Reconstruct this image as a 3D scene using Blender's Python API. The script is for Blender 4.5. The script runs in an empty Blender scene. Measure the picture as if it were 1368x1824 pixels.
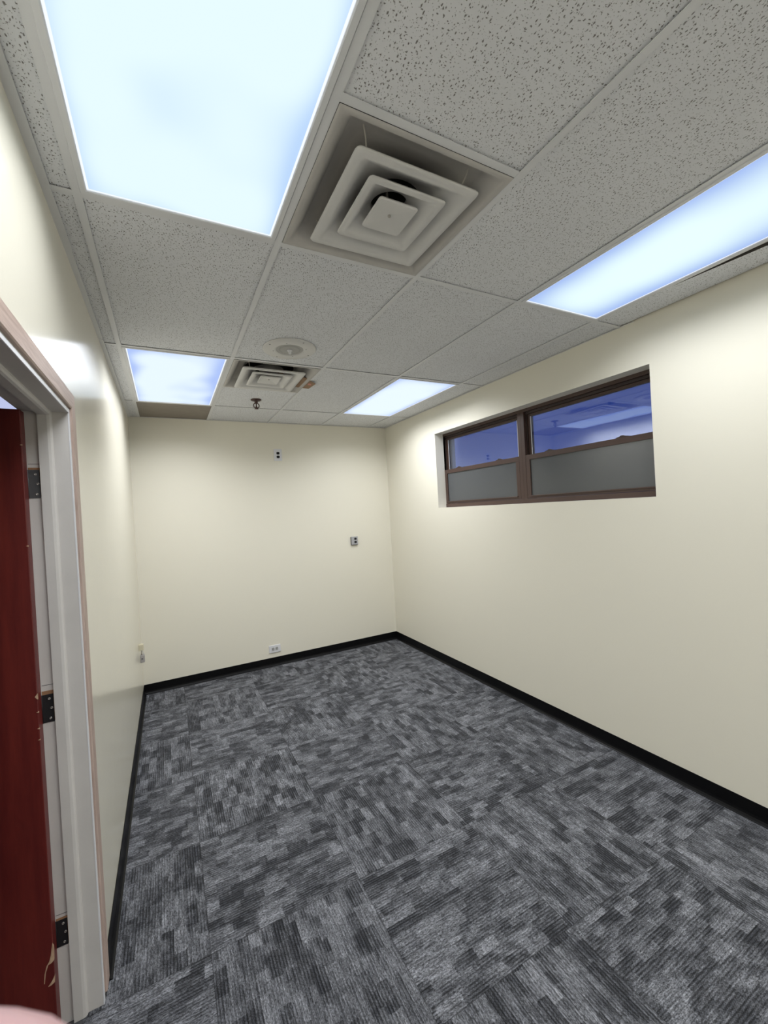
import bpy, bmesh, math, random
from mathutils import Vector, Matrix
random.seed(7)
S = bpy.context.scene
COL = S.collection

# ------------------------------------------------------------------ camera
CAM_H = 1.6338
FW = Vector((0.46392145, 0.88585442, -0.00623111))
RT = Vector((0.8842872, -0.4634989, -0.05661198))
UP = Vector((0.05303809, -0.02075342, 0.99837681))
cd = bpy.data.cameras.new('camera')
cam = bpy.data.objects.new('camera', cd); COL.objects.link(cam)
m = Matrix.Identity(4)
for i in range(3):
    m[i][0] = RT[i]; m[i][1] = UP[i]; m[i][2] = -FW[i]
m.translation = (0, 0, CAM_H)
cam.matrix_world = m
cd.sensor_fit = 'VERTICAL'; cd.sensor_height = 24.0
cd.lens = 737.693 / 1824 * 24.0
cd.clip_start = 0.004; cd.clip_end = 300
cd.dof.use_dof = True; cd.dof.focus_distance = 3.0; cd.dof.aperture_fstop = 16.0
S.camera = cam

# ------------------------------------------------------------------ world, exposure
S.view_settings.view_transform = 'Standard'
S.view_settings.look = 'None'
S.view_settings.exposure = 0.06
S.view_settings.gamma = 1.0
S.view_settings.use_curve_mapping = False
LAMP_W = 8.7           # radiance scale of every ceiling lamp
LAMP_COL = (0.94, 0.96, 1.0)
LAMP_SPREAD = 151

W = bpy.data.worlds.new('dusk_sky'); S.world = W; W.use_nodes = True
nt = W.node_tree; nt.nodes.clear()
o = nt.nodes.new('ShaderNodeOutputWorld'); bg = nt.nodes.new('ShaderNodeBackground')
tc = nt.nodes.new('ShaderNodeTexCoord'); sp = nt.nodes.new('ShaderNodeSeparateXYZ')
rp = nt.nodes.new('ShaderNodeValToRGB')
nt.links.new(tc.outputs['Generated'], sp.inputs[0]); nt.links.new(sp.outputs['Z'], rp.inputs[0])
rp.color_ramp.elements[0].position = 0.0; rp.color_ramp.elements[0].color = (0.17, 0.22, 0.42, 1)
rp.color_ramp.elements[1].position = 0.5; rp.color_ramp.elements[1].color = (0.015, 0.04, 0.20, 1)
e = rp.color_ramp.elements.new(0.12); e.color = (0.085, 0.13, 0.40, 1)
e = rp.color_ramp.elements.new(0.27); e.color = (0.030, 0.065, 0.28, 1)
nt.links.new(rp.outputs[0], bg.inputs[0]); bg.inputs[1].default_value = 0.95
nt.links.new(bg.outputs[0], o.inputs[0])

# ------------------------------------------------------------------ room dimensions
XL, XR, YB, YN, ZC = -0.2793, 2.4829, 4.585, -2.7, 2.6495
GX = [-0.191, 0.421, 1.032, 1.642, 2.244]          # tee bars running into the room
GY = [-2.145, -0.92, 0.31, 1.537, 2.763, 3.998]            # cross tees

# ------------------------------------------------------------------ helpers
def setup(name):
    mt = bpy.data.materials.new(name); mt.use_nodes = True
    n = mt.node_tree; b = n.nodes['Principled BSDF']
    return mt, n, b

def plain(name, col, rough=0.5, metal=0.0, spec=0.5, bump=0.0, bscale=200, var=0.0, vscale=6):
    mt, n, b = setup(name)
    b.inputs['Base Color'].default_value = (*col, 1)
    b.inputs['Roughness'].default_value = rough
    b.inputs['Metallic'].default_value = metal
    b.inputs['Specular IOR Level'].default_value = spec
    t = n.nodes.new('ShaderNodeTexCoord')
    if var > 0:
        nz = n.nodes.new('ShaderNodeTexNoise'); nz.inputs['Scale'].default_value = vscale
        nz.inputs['Detail'].default_value = 5
        n.links.new(t.outputs['Object'], nz.inputs['Vector'])
        mr = n.nodes.new('ShaderNodeMapRange')
        mr.inputs['To Min'].default_value = 1 - var; mr.inputs['To Max'].default_value = 1 + var
        n.links.new(nz.outputs['Fac'], mr.inputs['Value'])
        mx = n.nodes.new('ShaderNodeVectorMath'); mx.operation = 'SCALE'
        mx.inputs[0].default_value = col
        n.links.new(mr.outputs[0], mx.inputs['Scale'])
        n.links.new(mx.outputs[0], b.inputs['Base Color'])
    if bump > 0:
        nz = n.nodes.new('ShaderNodeTexNoise'); nz.inputs['Scale'].default_value = bscale
        n.links.new(t.outputs['Object'], nz.inputs['Vector'])
        bp = n.nodes.new('ShaderNodeBump'); bp.inputs['Strength'].default_value = bump
        bp.inputs['Distance'].default_value = 0.002
        n.links.new(nz.outputs['Fac'], bp.inputs['Height']); n.links.new(bp.outputs[0], b.inputs['Normal'])
    return mt

def MN(n, op, a, b=None, c=None):
    x = n.nodes.new('ShaderNodeMath'); x.operation = op
    for i, v in enumerate((a, b, c)):
        if v is None: continue
        if isinstance(v, (int, float)): x.inputs[i].default_value = v
        else: n.links.new(v, x.inputs[i])
    return x.outputs[0]

def bx(bm, x0, y0, z0, x1, y1, z1):
    vs = [bm.verts.new(p) for p in ((x0,y0,z0),(x1,y0,z0),(x1,y1,z0),(x0,y1,z0),(x0,y0,z1),(x1,y0,z1),(x1,y1,z1),(x0,y1,z1))]
    for f in ((0,3,2,1),(4,5,6,7),(0,1,5,4),(1,2,6,5),(2,3,7,6),(3,0,4,7)):
        bm.faces.new([vs[i] for i in f])
    return vs

def poly_prism(bm, pts, z0, z1):
    a = [bm.verts.new((x, y, z0)) for x, y in pts]; b = [bm.verts.new((x, y, z1)) for x, y in pts]
    bm.faces.new(list(reversed(a))); bm.faces.new(b)
    for i in range(len(pts)):
        j = (i + 1) % len(pts); bm.faces.new((a[i], a[j], b[j], b[i]))

def tube(bm, pts, r, n=10):
    pts = [Vector(p) for p in pts]; rings = []
    for i, p in enumerate(pts):
        d = (pts[min(i+1, len(pts)-1)] - pts[max(i-1, 0)]).normalized()
        a = d.orthogonal().normalized() if i == 0 else (rings_a - d * rings_a.dot(d)).normalized()
        rings_a = a; b = d.cross(a)
        rr = r[i] if isinstance(r, (list, tuple)) else r
        rings.append([bm.verts.new(p + (a*math.cos(t) + b*math.sin(t))*rr) for t in [2*math.pi*k/n for k in range(n)]])
    for q in range(len(rings)-1):
        for k in range(n):
            bm.faces.new((rings[q][k], rings[q][(k+1)%n], rings[q+1][(k+1)%n], rings[q+1][k]))
    bm.faces.new(list(reversed(rings[0]))); bm.faces.new(rings[-1])

def lathe(bm, prof, n=48, c=(0,0,0)):
    """prof: list of (radius, z); spun about Z"""
    rings = []
    for r, z in prof:
        if r < 1e-6: rings.append([bm.verts.new((c[0], c[1], c[2]+z))])
        else: rings.append([bm.verts.new((c[0]+r*math.cos(2*math.pi*k/n), c[1]+r*math.sin(2*math.pi*k/n), c[2]+z)) for k in range(n)])
    for q in range(len(rings)-1):
        A, B = rings[q], rings[q+1]
        for k in range(n):
            j = (k+1) % n
            if len(A) == 1 and len(B) == 1: continue
            if len(A) == 1: bm.faces.new((A[0], B[k], B[j]))
            elif len(B) == 1: bm.faces.new((A[k], A[j], B[0]))
            else: bm.faces.new((A[k], A[j], B[j], B[k]))

def obj(name, bm, mat, parent=None, smooth=False, bevel=0.0, loc=None, rot=None, seg=2):
    bmesh.ops.recalc_face_normals(bm, faces=bm.faces)
    me = bpy.data.meshes.new(name); bm.to_mesh(me); bm.free()
    me.materials.append(mat)
    if smooth:
        for p in me.polygons: p.use_smooth = True
    ob = bpy.data.objects.new(name, me); COL.objects.link(ob)
    if parent: ob.parent = parent
    if loc: ob.location = loc
    if rot: ob.rotation_euler = rot
    if bevel > 0:
        md = ob.modifiers.new('bevel', 'BEVEL'); md.width = bevel; md.segments = seg; md.limit_method = 'ANGLE'
        md.harden_normals = False
    return ob

def empty(name, loc=(0,0,0), rz=0.0, kind=None, label=None, cat=None, group=None, rot=None):
    e = bpy.data.objects.new(name, None); COL.objects.link(e); e.location = loc
    e.empty_display_size = 0.05
    e.rotation_euler = rot if rot else (0, 0, rz)
    if kind: e['kind'] = kind
    if label: e['label'] = label
    if cat: e['category'] = cat
    if group: e['group'] = group
    return e

def struct(name, bm, mat, **k):
    ob = obj(name, bm, mat, **k); ob['kind'] = 'structure'; return ob

def boxobj(name, b, mat, parent=None, bevel=0.0, **k):
    bm = bmesh.new(); bx(bm, *b); return obj(name, bm, mat, parent, bevel=bevel, **k)

# ------------------------------------------------------------------ materials
def wall_paint(name, col, rough, coat=0.0):
    mt, n, b = setup(name)
    t = n.nodes.new('ShaderNodeTexCoord')
    b.inputs['Roughness'].default_value = rough
    b.inputs['Base Color'].default_value = (*col, 1)
    nz = n.nodes.new('ShaderNodeTexNoise'); nz.inputs['Scale'].default_value = 160; nz.inputs['Detail'].default_value = 3
    n.links.new(t.outputs['Object'], nz.inputs['Vector'])
    nz2 = n.nodes.new('ShaderNodeTexNoise'); nz2.inputs['Scale'].default_value = 2.2; nz2.inputs['Detail'].default_value = 3
    n.links.new(t.outputs['Object'], nz2.inputs['Vector'])
    bp = n.nodes.new('ShaderNodeBump'); bp.inputs['Strength'].default_value = 0.10; bp.inputs['Distance'].default_value = 0.0006
    n.links.new(nz.outputs['Fac'], bp.inputs['Height'])
    bp2 = n.nodes.new('ShaderNodeBump'); bp2.inputs['Strength'].default_value = 0.25; bp2.inputs['Distance'].default_value = 0.004
    n.links.new(nz2.outputs['Fac'], bp2.inputs['Height']); n.links.new(bp.outputs[0], bp2.inputs['Normal'])
    n.links.new(bp2.outputs[0], b.inputs['Normal'])
    return mt
CREAM = (0.805, 0.768, 0.652)
M_wall = wall_paint('cream_wall_paint', CREAM, 0.5)
M_wall_gloss = wall_paint('cream_satin_paint', CREAM, 0.20)
M_wall_gloss.node_tree.nodes['Principled BSDF'].inputs['Specular IOR Level'].default_value = 0.38
M_return = plain('white_drywall_return', (0.80, 0.77, 0.69), 0.6, bump=0.1)
M_bar = plain('ceiling_grid_enamel', (0.73, 0.735, 0.75), 0.45, var=0.05)
M_dark = plain('plenum_black', (0.02, 0.02, 0.02), 0.9)
M_base = plain('black_vinyl', (0.003, 0.003, 0.0035), 0.38, spec=0.2)
M_enamel = plain('white_enamel', (0.66, 0.65, 0.635), 0.4, var=0.05, vscale=12)
M_pan = plain('darker_enamel', (0.50, 0.48, 0.455), 0.55, var=0.12, vscale=9)  # darker, mottled enamel for the vent pan
M_duct = plain('dark_duct', (0.03, 0.028, 0.026), 0.6)
M_steelrod = plain('bent_wire_steel', (0.55, 0.52, 0.47), 0.4, metal=0.5)
M_plastic = plain('white_plastic', (0.72, 0.72, 0.74), 0.35)
M_black = plain('black_plastic', (0.004, 0.004, 0.005), 0.5, spec=0.2)
M_bronze = plain('bronze_window_enamel', (0.066, 0.037, 0.028), 0.42, var=0.10, vscale=25)
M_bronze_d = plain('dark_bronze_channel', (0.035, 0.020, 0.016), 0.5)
M_white_trim = plain('dirty_white_trim_paint', (0.62, 0.59, 0.56), 0.42, var=0.10, vscale=7, bump=0.12, bscale=60)
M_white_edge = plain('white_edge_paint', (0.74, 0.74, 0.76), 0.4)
M_hinge = plain('grey_hinge_steel', (0.13, 0.135, 0.14), 0.42, metal=0.6, var=0.12, vscale=30)
M_hinge_d = plain('dark_hinge_steel', (0.035, 0.035, 0.038), 0.45, metal=0.6)
M_screw = plain('screw_steel', (0.45, 0.43, 0.40), 0.35, metal=0.8)
M_cardboard = plain('brown_cardboard', (0.30, 0.19, 0.115), 0.85, var=0.1, vscale=15)
M_sticker = plain('red_sticker', (0.60, 0.22, 0.17), 0.5)
M_mortise = plain('bare_wood_mortise', (0.30, 0.16, 0.08), 0.8, var=0.2, vscale=60)

def wood(name, c1, c2, rough=0.5, scale=(9, 9, 0.6), freq=9):
    mt, n, b = setup(name)
    t = n.nodes.new('ShaderNodeTexCoord'); mp = n.nodes.new('ShaderNodeMapping')
    mp.inputs['Scale'].default_value = scale
    n.links.new(t.outputs['Object'], mp.inputs[0])
    nz = n.nodes.new('ShaderNodeTexNoise'); nz.inputs['Scale'].default_value = freq; nz.inputs['Detail'].default_value = 8
    nz.inputs['Roughness'].default_value = 0.7
    n.links.new(mp.outputs[0], nz.inputs['Vector'])
    r = n.nodes.new('ShaderNodeValToRGB'); r.color_ramp.elements[0].position = 0.35; r.color_ramp.elements[1].position = 0.65
    r.color_ramp.elements[0].color = (*c1, 1); r.color_ramp.elements[1].color = (*c2, 1)
    n.links.new(nz.outputs['Fac'], r.inputs[0]); n.links.new(r.outputs[0], b.inputs['Base Color'])
    b.inputs['Roughness'].default_value = rough
    return mt
M_oak_v = wood('pickled_oak_upright', (0.37, 0.27, 0.225), (0.52, 0.405, 0.35), 0.5, (14, 14, 0.8), 9)
M_oak_h = wood('pickled_oak_head', (0.37, 0.27, 0.225), (0.52, 0.405, 0.35), 0.5, (14, 0.8, 14), 9)
M_door = wood('red_mahogany_stain', (0.10, 0.009, 0.008), (0.17, 0.020, 0.014), 0.45, (5, 5, 0.4), 5)
M_splinter = wood('splintered_wood', (0.45, 0.28, 0.17), (0.65, 0.45, 0.30), 0.8, (20, 20, 4), 9)

def tile_mat():
    mt, n, b = setup('fissured_ceiling_tile')
    t = n.nodes.new('ShaderNodeTexCoord')
    info = n.nodes.new('ShaderNodeObjectInfo')
    def pits(scale, sx, sy, rotz, thr, rad):
        mp = n.nodes.new('ShaderNodeMapping'); mp.inputs['Scale'].default_value = (sx, sy, 0.0)
        mp.inputs['Rotation'].default_value = (0, 0, rotz)
        n.links.new(t.outputs['Object'], mp.inputs[0])
        # wobble so the pits are irregular
        nz = n.nodes.new('ShaderNodeTexNoise'); nz.inputs['Scale'].default_value = 130
        n.links.new(t.outputs['Object'], nz.inputs['Vector'])
        sc = n.nodes.new('ShaderNodeVectorMath'); sc.operation = 'SCALE'; sc.inputs['Scale'].default_value = 0.004
        n.links.new(nz.outputs['Color'], sc.inputs[0])
        ad = n.nodes.new('ShaderNodeVectorMath'); ad.operation = 'ADD'
        n.links.new(mp.outputs[0], ad.inputs[0]); n.links.new(sc.outputs[0], ad.inputs[1])
        v = n.nodes.new('ShaderNodeTexVoronoi'); v.voronoi_dimensions = '2D'; v.inputs['Scale'].default_value = scale
        n.links.new(ad.outputs[0], v.inputs['Vector'])
        s = n.nodes.new('ShaderNodeSeparateColor'); n.links.new(v.outputs['Color'], s.inputs[0])
        on = MN(n, 'GREATER_THAN', s.outputs[0], thr)
        rr = MN(n, 'MULTIPLY_ADD', s.outputs[1], rad, rad * 0.5)
        ins = n.nodes.new('ShaderNodeMapRange'); ins.inputs['From Min'].default_value = -0.05; ins.inputs['From Max'].default_value = 0.05
        n.links.new(MN(n, 'SUBTRACT', rr, v.outputs['Distance']), ins.inputs['Value'])
        return MN(n, 'MULTIPLY', on, ins.outputs[0])
    a = pits(120, 1.0, 0.55, 0.5, 0.50, 0.145)
    c = pits(135, 0.6, 1.0, 0.35, 0.58, 0.13)
    d = pits(230, 1.0, 0.8, 0.0, 0.70, 0.16)
    allp = MN(n, 'MAXIMUM', MN(n, 'MAXIMUM', a, c), MN(n, 'MULTIPLY', d, 0.6))
    mix = n.nodes.new('ShaderNodeMix'); mix.data_type = 'RGBA'
    n.links.new(allp, mix.inputs['Factor'])
    mix.inputs[6].default_value = (0.80, 0.81, 0.835, 1); mix.inputs[7].default_value = (0.22, 0.21, 0.20, 1)
    # slight stains and tile to tile tone
    nz = n.nodes.new('ShaderNodeTexNoise'); nz.inputs['Scale'].default_value = 3; n.links.new(t.outputs['Object'], nz.inputs['Vector'])
    tone = MN(n, 'ADD', MN(n, 'MULTIPLY_ADD', nz.outputs['Fac'], 0.08, 0.93), MN(n, 'MULTIPLY_ADD', info.outputs['Random'], 0.06, -0.03))
    sc = n.nodes.new('ShaderNodeVectorMath'); sc.operation = 'SCALE'
    n.links.new(mix.outputs[2], sc.inputs[0]); n.links.new(tone, sc.inputs['Scale'])
    n.links.new(sc.outputs[0], b.inputs['Base Color']); b.inputs['Roughness'].default_value = 0.9
    bp = n.nodes.new('ShaderNodeBump'); bp.inputs['Distance'].default_value = 0.002; bp.inputs['Strength'].default_value = 0.5
    n.links.new(MN(n, 'SUBTRACT', 1.0, allp), bp.inputs['Height']); n.links.new(bp.outputs[0], b.inputs['Normal'])
    return mt
M_tile = tile_mat()
M_fibre = plain('raw_mineral_fibre', (0.10, 0.09, 0.08), 0.9)
M_tile_brown = plain('stained_brown_panel', (0.27, 0.235, 0.20), 0.7, var=0.15, vscale=14)

def carpet_mat():
    mt, n, b = setup('carpet_tiles')
    T = 0.611
    t = n.nodes.new('ShaderNodeTexCoord'); s = n.nodes.new('ShaderNodeSeparateXYZ')
    n.links.new(t.outputs['Object'], s.inputs[0])
    X = MN(n, 'DIVIDE', MN(n, 'SUBTRACT', s.outputs[0], 0.06), T)
    Y = MN(n, 'DIVIDE', MN(n, 'SUBTRACT', s.outputs[1], 1.105), T)
    i = MN(n, 'FLOOR', X); j = MN(n, 'FLOOR', Y)
    par = MN(n, 'FLOORED_MODULO', MN(n, 'ADD', i, j), 2.0)       # 1 -> stripes along x
    fx = MN(n, 'MULTIPLY', MN(n, 'SUBTRACT', X, i), T); fy = MN(n, 'MULTIPLY', MN(n, 'SUBTRACT', Y, j), T)
    inv = MN(n, 'SUBTRACT', 1.0, par)
    u = MN(n, 'ADD', MN(n, 'MULTIPLY', fx, par), MN(n, 'MULTIPLY', fy, inv))
    v = MN(n, 'ADD', MN(n, 'MULTIPLY', fy, par), MN(n, 'MULTIPLY', fx, inv))
    seed = MN(n, 'ADD', MN(n, 'MULTIPLY', i, 7.31), MN(n, 'MULTIPLY', j, 13.77))
    def comb(a, b_, c_=None):
        q = n.nodes.new('ShaderNodeCombineXYZ')
        for k, w in enumerate((a, b_, c_)):
            if w is None: continue
            if isinstance(w, (int, float)): q.inputs[k].default_value = w
            else: n.links.new(w, q.inputs[k])
        return q.outputs[0]
    def white(vec):
        q = n.nodes.new('ShaderNodeTexWhiteNoise'); q.noise_dimensions = '3D'; n.links.new(vec, q.inputs['Vector']); return q.outputs['Value']
    def noise(vec, sc, det=2, rough=0.5):
        q = n.nodes.new('ShaderNodeTexNoise'); q.inputs['Scale'].default_value = sc; q.inputs['Detail'].default_value = det
        q.inputs['Roughness'].default_value = rough
        n.links.new(vec, q.inputs['Vector']); return q.outputs['Fac']
    wob = MN(n, 'MULTIPLY_ADD', noise(comb(u, v, seed), 70, 2), 0.012, -0.006)
    uw = MN(n, 'ADD', u, wob)
    def blocks(bl, bw, off):
        row = MN(n, 'FLOOR', MN(n, 'DIVIDE', v, bw))
        sh = white(comb(row, seed, off))
        col = MN(n, 'FLOOR', MN(n, 'ADD', MN(n, 'DIVIDE', uw, bl), MN(n, 'MULTIPLY', sh, 5.0)))
        return white(comb(col, row, MN(n, 'ADD', seed, off)))
    b1 = blocks(0.098, 0.0444, 1.5)
    b2 = blocks(0.052, 0.0222, 4.5)
    b3 = blocks(0.17, 0.0888, 9.5)
    b4 = blocks(0.040, 0.0111, 3.5)
    cloud = noise(comb(MN(n, 'MULTIPLY', u, 0.7), v, seed), 16, 3, 0.6)
    blk = MN(n, 'ADD', MN(n, 'ADD', MN(n, 'MULTIPLY', b1, 0.40), MN(n, 'MULTIPLY', b2, 0.20)), MN(n, 'ADD', MN(n, 'MULTIPLY', b3, 0.14), MN(n, 'MULTIPLY', b4, 0.12)))
    blk = MN(n, 'ADD', blk, MN(n, 'MULTIPLY', MN(n, 'SUBTRACT', cloud, 0.36), 0.55))
    tone = n.nodes.new('ShaderNodeMapRange'); tone.inputs['From Min'].default_value = 0.22; tone.inputs['From Max'].default_value = 0.85
    n.links.new(blk, tone.inputs['Value'])
    # ribs, 11 mm pitch, wavy like stitched loops; they read as dark furrows in the dark patches
    vw = MN(n, 'ADD', v, MN(n, 'MULTIPLY', MN(n, 'SINE', MN(n, 'MULTIPLY', u, 700.0)), 0.0008))
    rib = MN(n, 'MULTIPLY_ADD', MN(n, 'SINE', MN(n, 'MULTIPLY', vw, 2*math.pi/0.0111)), 0.5, 0.5)
    rib = MN(n, 'POWER', rib, 0.7)
    dk = MN(n, 'SUBTRACT', 1.0, tone.outputs[0])
    ribamt = MN(n, 'MULTIPLY_ADD', MN(n, 'POWER', dk, 1.6), 1.0, 0.12)
    ribamt = MN(n, 'MINIMUM', ribamt, 0.85)
    ribf = MN(n, 'SUBTRACT', 1.0, MN(n, 'MULTIPLY', ribamt, MN(n, 'SUBTRACT', 1.0, rib)))
    # streaks along the ribs and loop speckle
    st = noise(comb(MN(n, 'MULTIPLY', u, 16.0), MN(n, 'MULTIPLY', v, 190.0), seed), 1.0, 3, 0.7)
    spk = noise(comb(MN(n, 'MULTIPLY', u, 120.0), MN(n, 'MULTIPLY', v, 240.0), seed), 1.0, 3, 0.8)
    stm = n.nodes.new('ShaderNodeMapRange'); stm.inputs['From Min'].default_value = 0.32; stm.inputs['From Max'].default_value = 0.68
    stm.inputs['To Min'].default_value = 0.45; stm.inputs['To Max'].default_value = 1.6; n.links.new(st, stm.inputs['Value'])
    spm = n.nodes.new('ShaderNodeMapRange'); spm.inputs['From Min'].default_value = 0.35; spm.inputs['From Max'].default_value = 0.68
    spm.inputs['To Min'].default_value = 0.2; spm.inputs['To Max'].default_value = 2.1; n.links.new(spk, spm.inputs['Value'])
    f = MN(n, 'MULTIPLY', MN(n, 'MULTIPLY', stm.outputs[0], spm.outputs[0]), ribf)
    mix = n.nodes.new('ShaderNodeMix'); mix.data_type = 'RGBA'
    n.links.new(tone.outputs[0], mix.inputs['Factor'])
    mix.inputs[6].default_value = CARPET_D; mix.inputs[7].default_value = CARPET_L
    # seams
    e1 = MN(n, 'MINIMUM', MN(n, 'MINIMUM', u, v), MN(n, 'MINIMUM', MN(n, 'SUBTRACT', T, u), MN(n, 'SUBTRACT', T, v)))
    seam = MN(n, 'MULTIPLY_ADD', MN(n, 'GREATER_THAN', e1, 0.0018), 0.45, 0.55)
    f = MN(n, 'MULTIPLY', f, seam)
    sc = n.nodes.new('ShaderNodeVectorMath'); sc.operation = 'SCALE'
    n.links.new(mix.outputs[2], sc.inputs[0]); n.links.new(f, sc.inputs['Scale'])
    n.links.new(sc.outputs[0], b.inputs['Base Color'])
    b.inputs['Roughness'].default_value = 0.85
    b.inputs['Specular IOR Level'].default_value = 0.25
    b.inputs['Sheen Weight'].default_value = 0.05
    bp = n.nodes.new('ShaderNodeBump'); bp.inputs['Distance'].default_value = 0.003; bp.inputs['Strength'].default_value = 0.5
    n.links.new(f, bp.inputs['Height']); n.links.new(bp.outputs[0], b.inputs['Normal'])
    return mt
CARPET_D = (0.037, 0.039, 0.047, 1); CARPET_L = (0.195, 0.200, 0.218, 1)
M_carpet = carpet_mat()

def lens_mat(name, seed, streak, blue, white, cloud=1.0):
    """prismatic lens of a troffer: lit tubes behind give a soft bright core and a bright edge line"""
    mt = bpy.data.materials.new(name); mt.use_nodes = True
    n = mt.node_tree; n.nodes.clear()
    out = n.nodes.new('ShaderNodeOutputMaterial'); em = n.nodes.new('ShaderNodeEmission')
    t = n.nodes.new('ShaderNodeTexCoord'); s = n.nodes.new('ShaderNodeSeparateXYZ')
    n.links.new(t.outputs['Generated'], s.inputs[0])
    ax = MN(n, 'ABSOLUTE', MN(n, 'MULTIPLY_ADD', s.outputs[0], 2.0, -1.0))
    ay = MN(n, 'ABSOLUTE', MN(n, 'MULTIPLY_ADD', s.outputs[1], 2.0, -1.0))
    nz = n.nodes.new('ShaderNodeTexNoise'); nz.noise_dimensions = '4D'; nz.inputs['W'].default_value = seed
    nz.inputs['Scale'].default_value = 2.6; nz.inputs['Detail'].default_value = 1.0
    n.links.new(t.outputs['Object'], nz.inputs['Vector'])
    core = MN(n, 'SUBTRACT', 1.0, MN(n, 'POWER', ax, streak))
    core = MN(n, 'MULTIPLY', core, MN(n, 'SUBTRACT', 1.0, MN(n, 'MULTIPLY', MN(n, 'POWER', ay, 10.0), 0.5)))
    f = MN(n, 'ADD', core, MN(n, 'MULTIPLY', MN(n, 'SUBTRACT', nz.outputs['Fac'], 0.5), 1.6 * cloud))
    cl = n.nodes.new('ShaderNodeMapRange'); cl.interpolation_type = 'SMOOTHSTEP'; n.links.new(f, cl.inputs['Value'])
    cl.inputs['From Min'].default_value = -0.1; cl.inputs['From Max'].default_value = 1.0
    mix = n.nodes.new('ShaderNodeMix'); mix.data_type = 'RGBA'; n.links.new(cl.outputs[0], mix.inputs['Factor'])
    mix.inputs[6].default_value = (*blue, 1); mix.inputs[7].default_value = (*white, 1)
    ex = MN(n, 'GREATER_THAN', MN(n, 'MAXIMUM', MN(n, 'MULTIPLY_ADD', MN(n, 'SUBTRACT', ax, 1.0), 0.276, 0.006),
                                   MN(n, 'MULTIPLY_ADD', MN(n, 'SUBTRACT', ay, 1.0), 0.60, 0.006)), 0.0)
    mix2 = n.nodes.new('ShaderNodeMix'); mix2.data_type = 'RGBA'; n.links.new(ex, mix2.inputs['Factor'])
    n.links.new(mix.outputs[2], mix2.inputs[6]); mix2.inputs[7].default_value = (0.92, 0.97, 1.05, 1)
    n.links.new(mix2.outputs[2], em.inputs['Color']); em.inputs['Strength'].default_value = 1.0
    n.links.new(em.outputs[0], out.inputs[0])
    return mt

# ------------------------------------------------------------------ structure: floor, walls
bm = bmesh.new(); bx(bm, XL - 0.055, YN, -0.05, XR + 0.02, YB + 0.02, 0.0)
struct('floor', bm, M_carpet)

YJ, YJN = 1.730, 0.816          # far and near door jamb faces
ZJ = 2.021                      # head jamb underside
WX = -0.405                     # corridor side of the left wall
bm = bmesh.new()
bx(bm, WX, YN - 0.1, 0, XL, YJN - 0.02, 3.1)
bx(bm, WX, YJ + 0.02, 0, XL, YB + 0.1, 3.1)
bx(bm, WX, YJN - 0.02, ZJ + 0.02, XL, YJ + 0.02, 3.1)
bmesh.ops.remove_doubles(bm, verts=bm.verts, dist=1e-5)
struct('wall_left', bm, M_wall_gloss)

bm = bmesh.new(); bx(bm, XL, YB, 0, XR, YB + 0.1, 3.1); struct('wall_back', bm, M_wall)
bm = bmesh.new(); bx(bm, XL, YN - 0.1, 0, XR, YN, 3.1); struct('wall_front', bm, M_wall)

WY0, WY1, WZ0, WZ1 = 1.375, 3.522, 1.617, 2.3795
bm = bmesh.new()
bx(bm, XR, YN - 0.1, 0, XR + 0.25, WY0, 3.1)
bx(bm, XR, WY1, 0, XR + 0.25, YB + 0.1, 3.1)
bx(bm, XR, WY0, 0, XR + 0.25, WY1, WZ0)
bx(bm, XR, WY0, WZ1, XR + 0.25, WY1, 3.1)
struct('wall_right', bm, M_wall)

# cove baseboards
PROF = [(0, 0.0925), (0.0025, 0.0940), (0.0035, 0.092), (0.0035, 0.028), (0.006, 0.016), (0.012, 0.006), (0.019, 0.002), (0.019, 0.0)]
def cove(name, p0, p1, nrm):
    bm = bmesh.new(); A = []; B = []
    pr = PROF + [(0, 0)]
    for d, z in pr:
        A.append(bm.verts.new((p0[0] + nrm[0]*d, p0[1] + nrm[1]*d, z)))
        B.append(bm.verts.new((p1[0] + nrm[0]*d, p1[1] + nrm[1]*d, z)))
    for i in range(len(pr)):
        j = (i+1) % len(pr); bm.faces.new((A[i], A[j], B[j], B[i]))
    bm.faces.new(A); bm.faces.new(list(reversed(B)))
    return struct(name, bm, M_base)
cove('baseboard_left', (XL, 1.808), (XL, YB), (1, 0))
cove('baseboard_back', (XL, YB), (XR, YB), (0, -1))
cove('baseboard_right', (XR, YB), (XR, YN), (-1, 0))
cove('baseboard_front', (XL, YN), (XR, YN), (0, 1))
cove('baseboard_entry', (XL, YN), (XL, 0.738), (1, 0))

# ------------------------------------------------------------------ ceiling
ceiling = empty('ceiling', (0, 0, ZC), kind='structure')
def zc(b): return (b[0], b[1], b[2]-ZC, b[3], b[4], b[5]-ZC)
TZ = ZC + 0.0055
def tile(x0, y0, x1, y1, mat=None, label=None, pts=None, dz=0.0):
    bm = bmesh.new(); cx, cy = (x0+x1)/2, (y0+y1)/2
    if pts: poly_prism(bm, [(a-cx, b-cy) for a, b in pts], 0, 0.014)
    else: bx(bm, x0-cx, y0-cy, 0, x1-cx, y1-cy, 0.014)
    o = obj('ceiling_tile', bm, mat or M_tile, ceiling, loc=(cx, cy, TZ - ZC + dz))
    o.data.materials.append(M_fibre)
    for p in o.data.polygons:
        if abs(p.normal.z) < 0.5: p.material_index = 1
    if label: o['label'] = label
    return o
g = 0.0035
def T_(x0, y0, x1, y1, **k): return tile(x0+g, y0+g, x1-g, y1-g, **k)
rows = [(YN, GY[0])] + [(GY[i], GY[i+1]) for i in range(5)] + [(GY[5], YB)]
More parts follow.
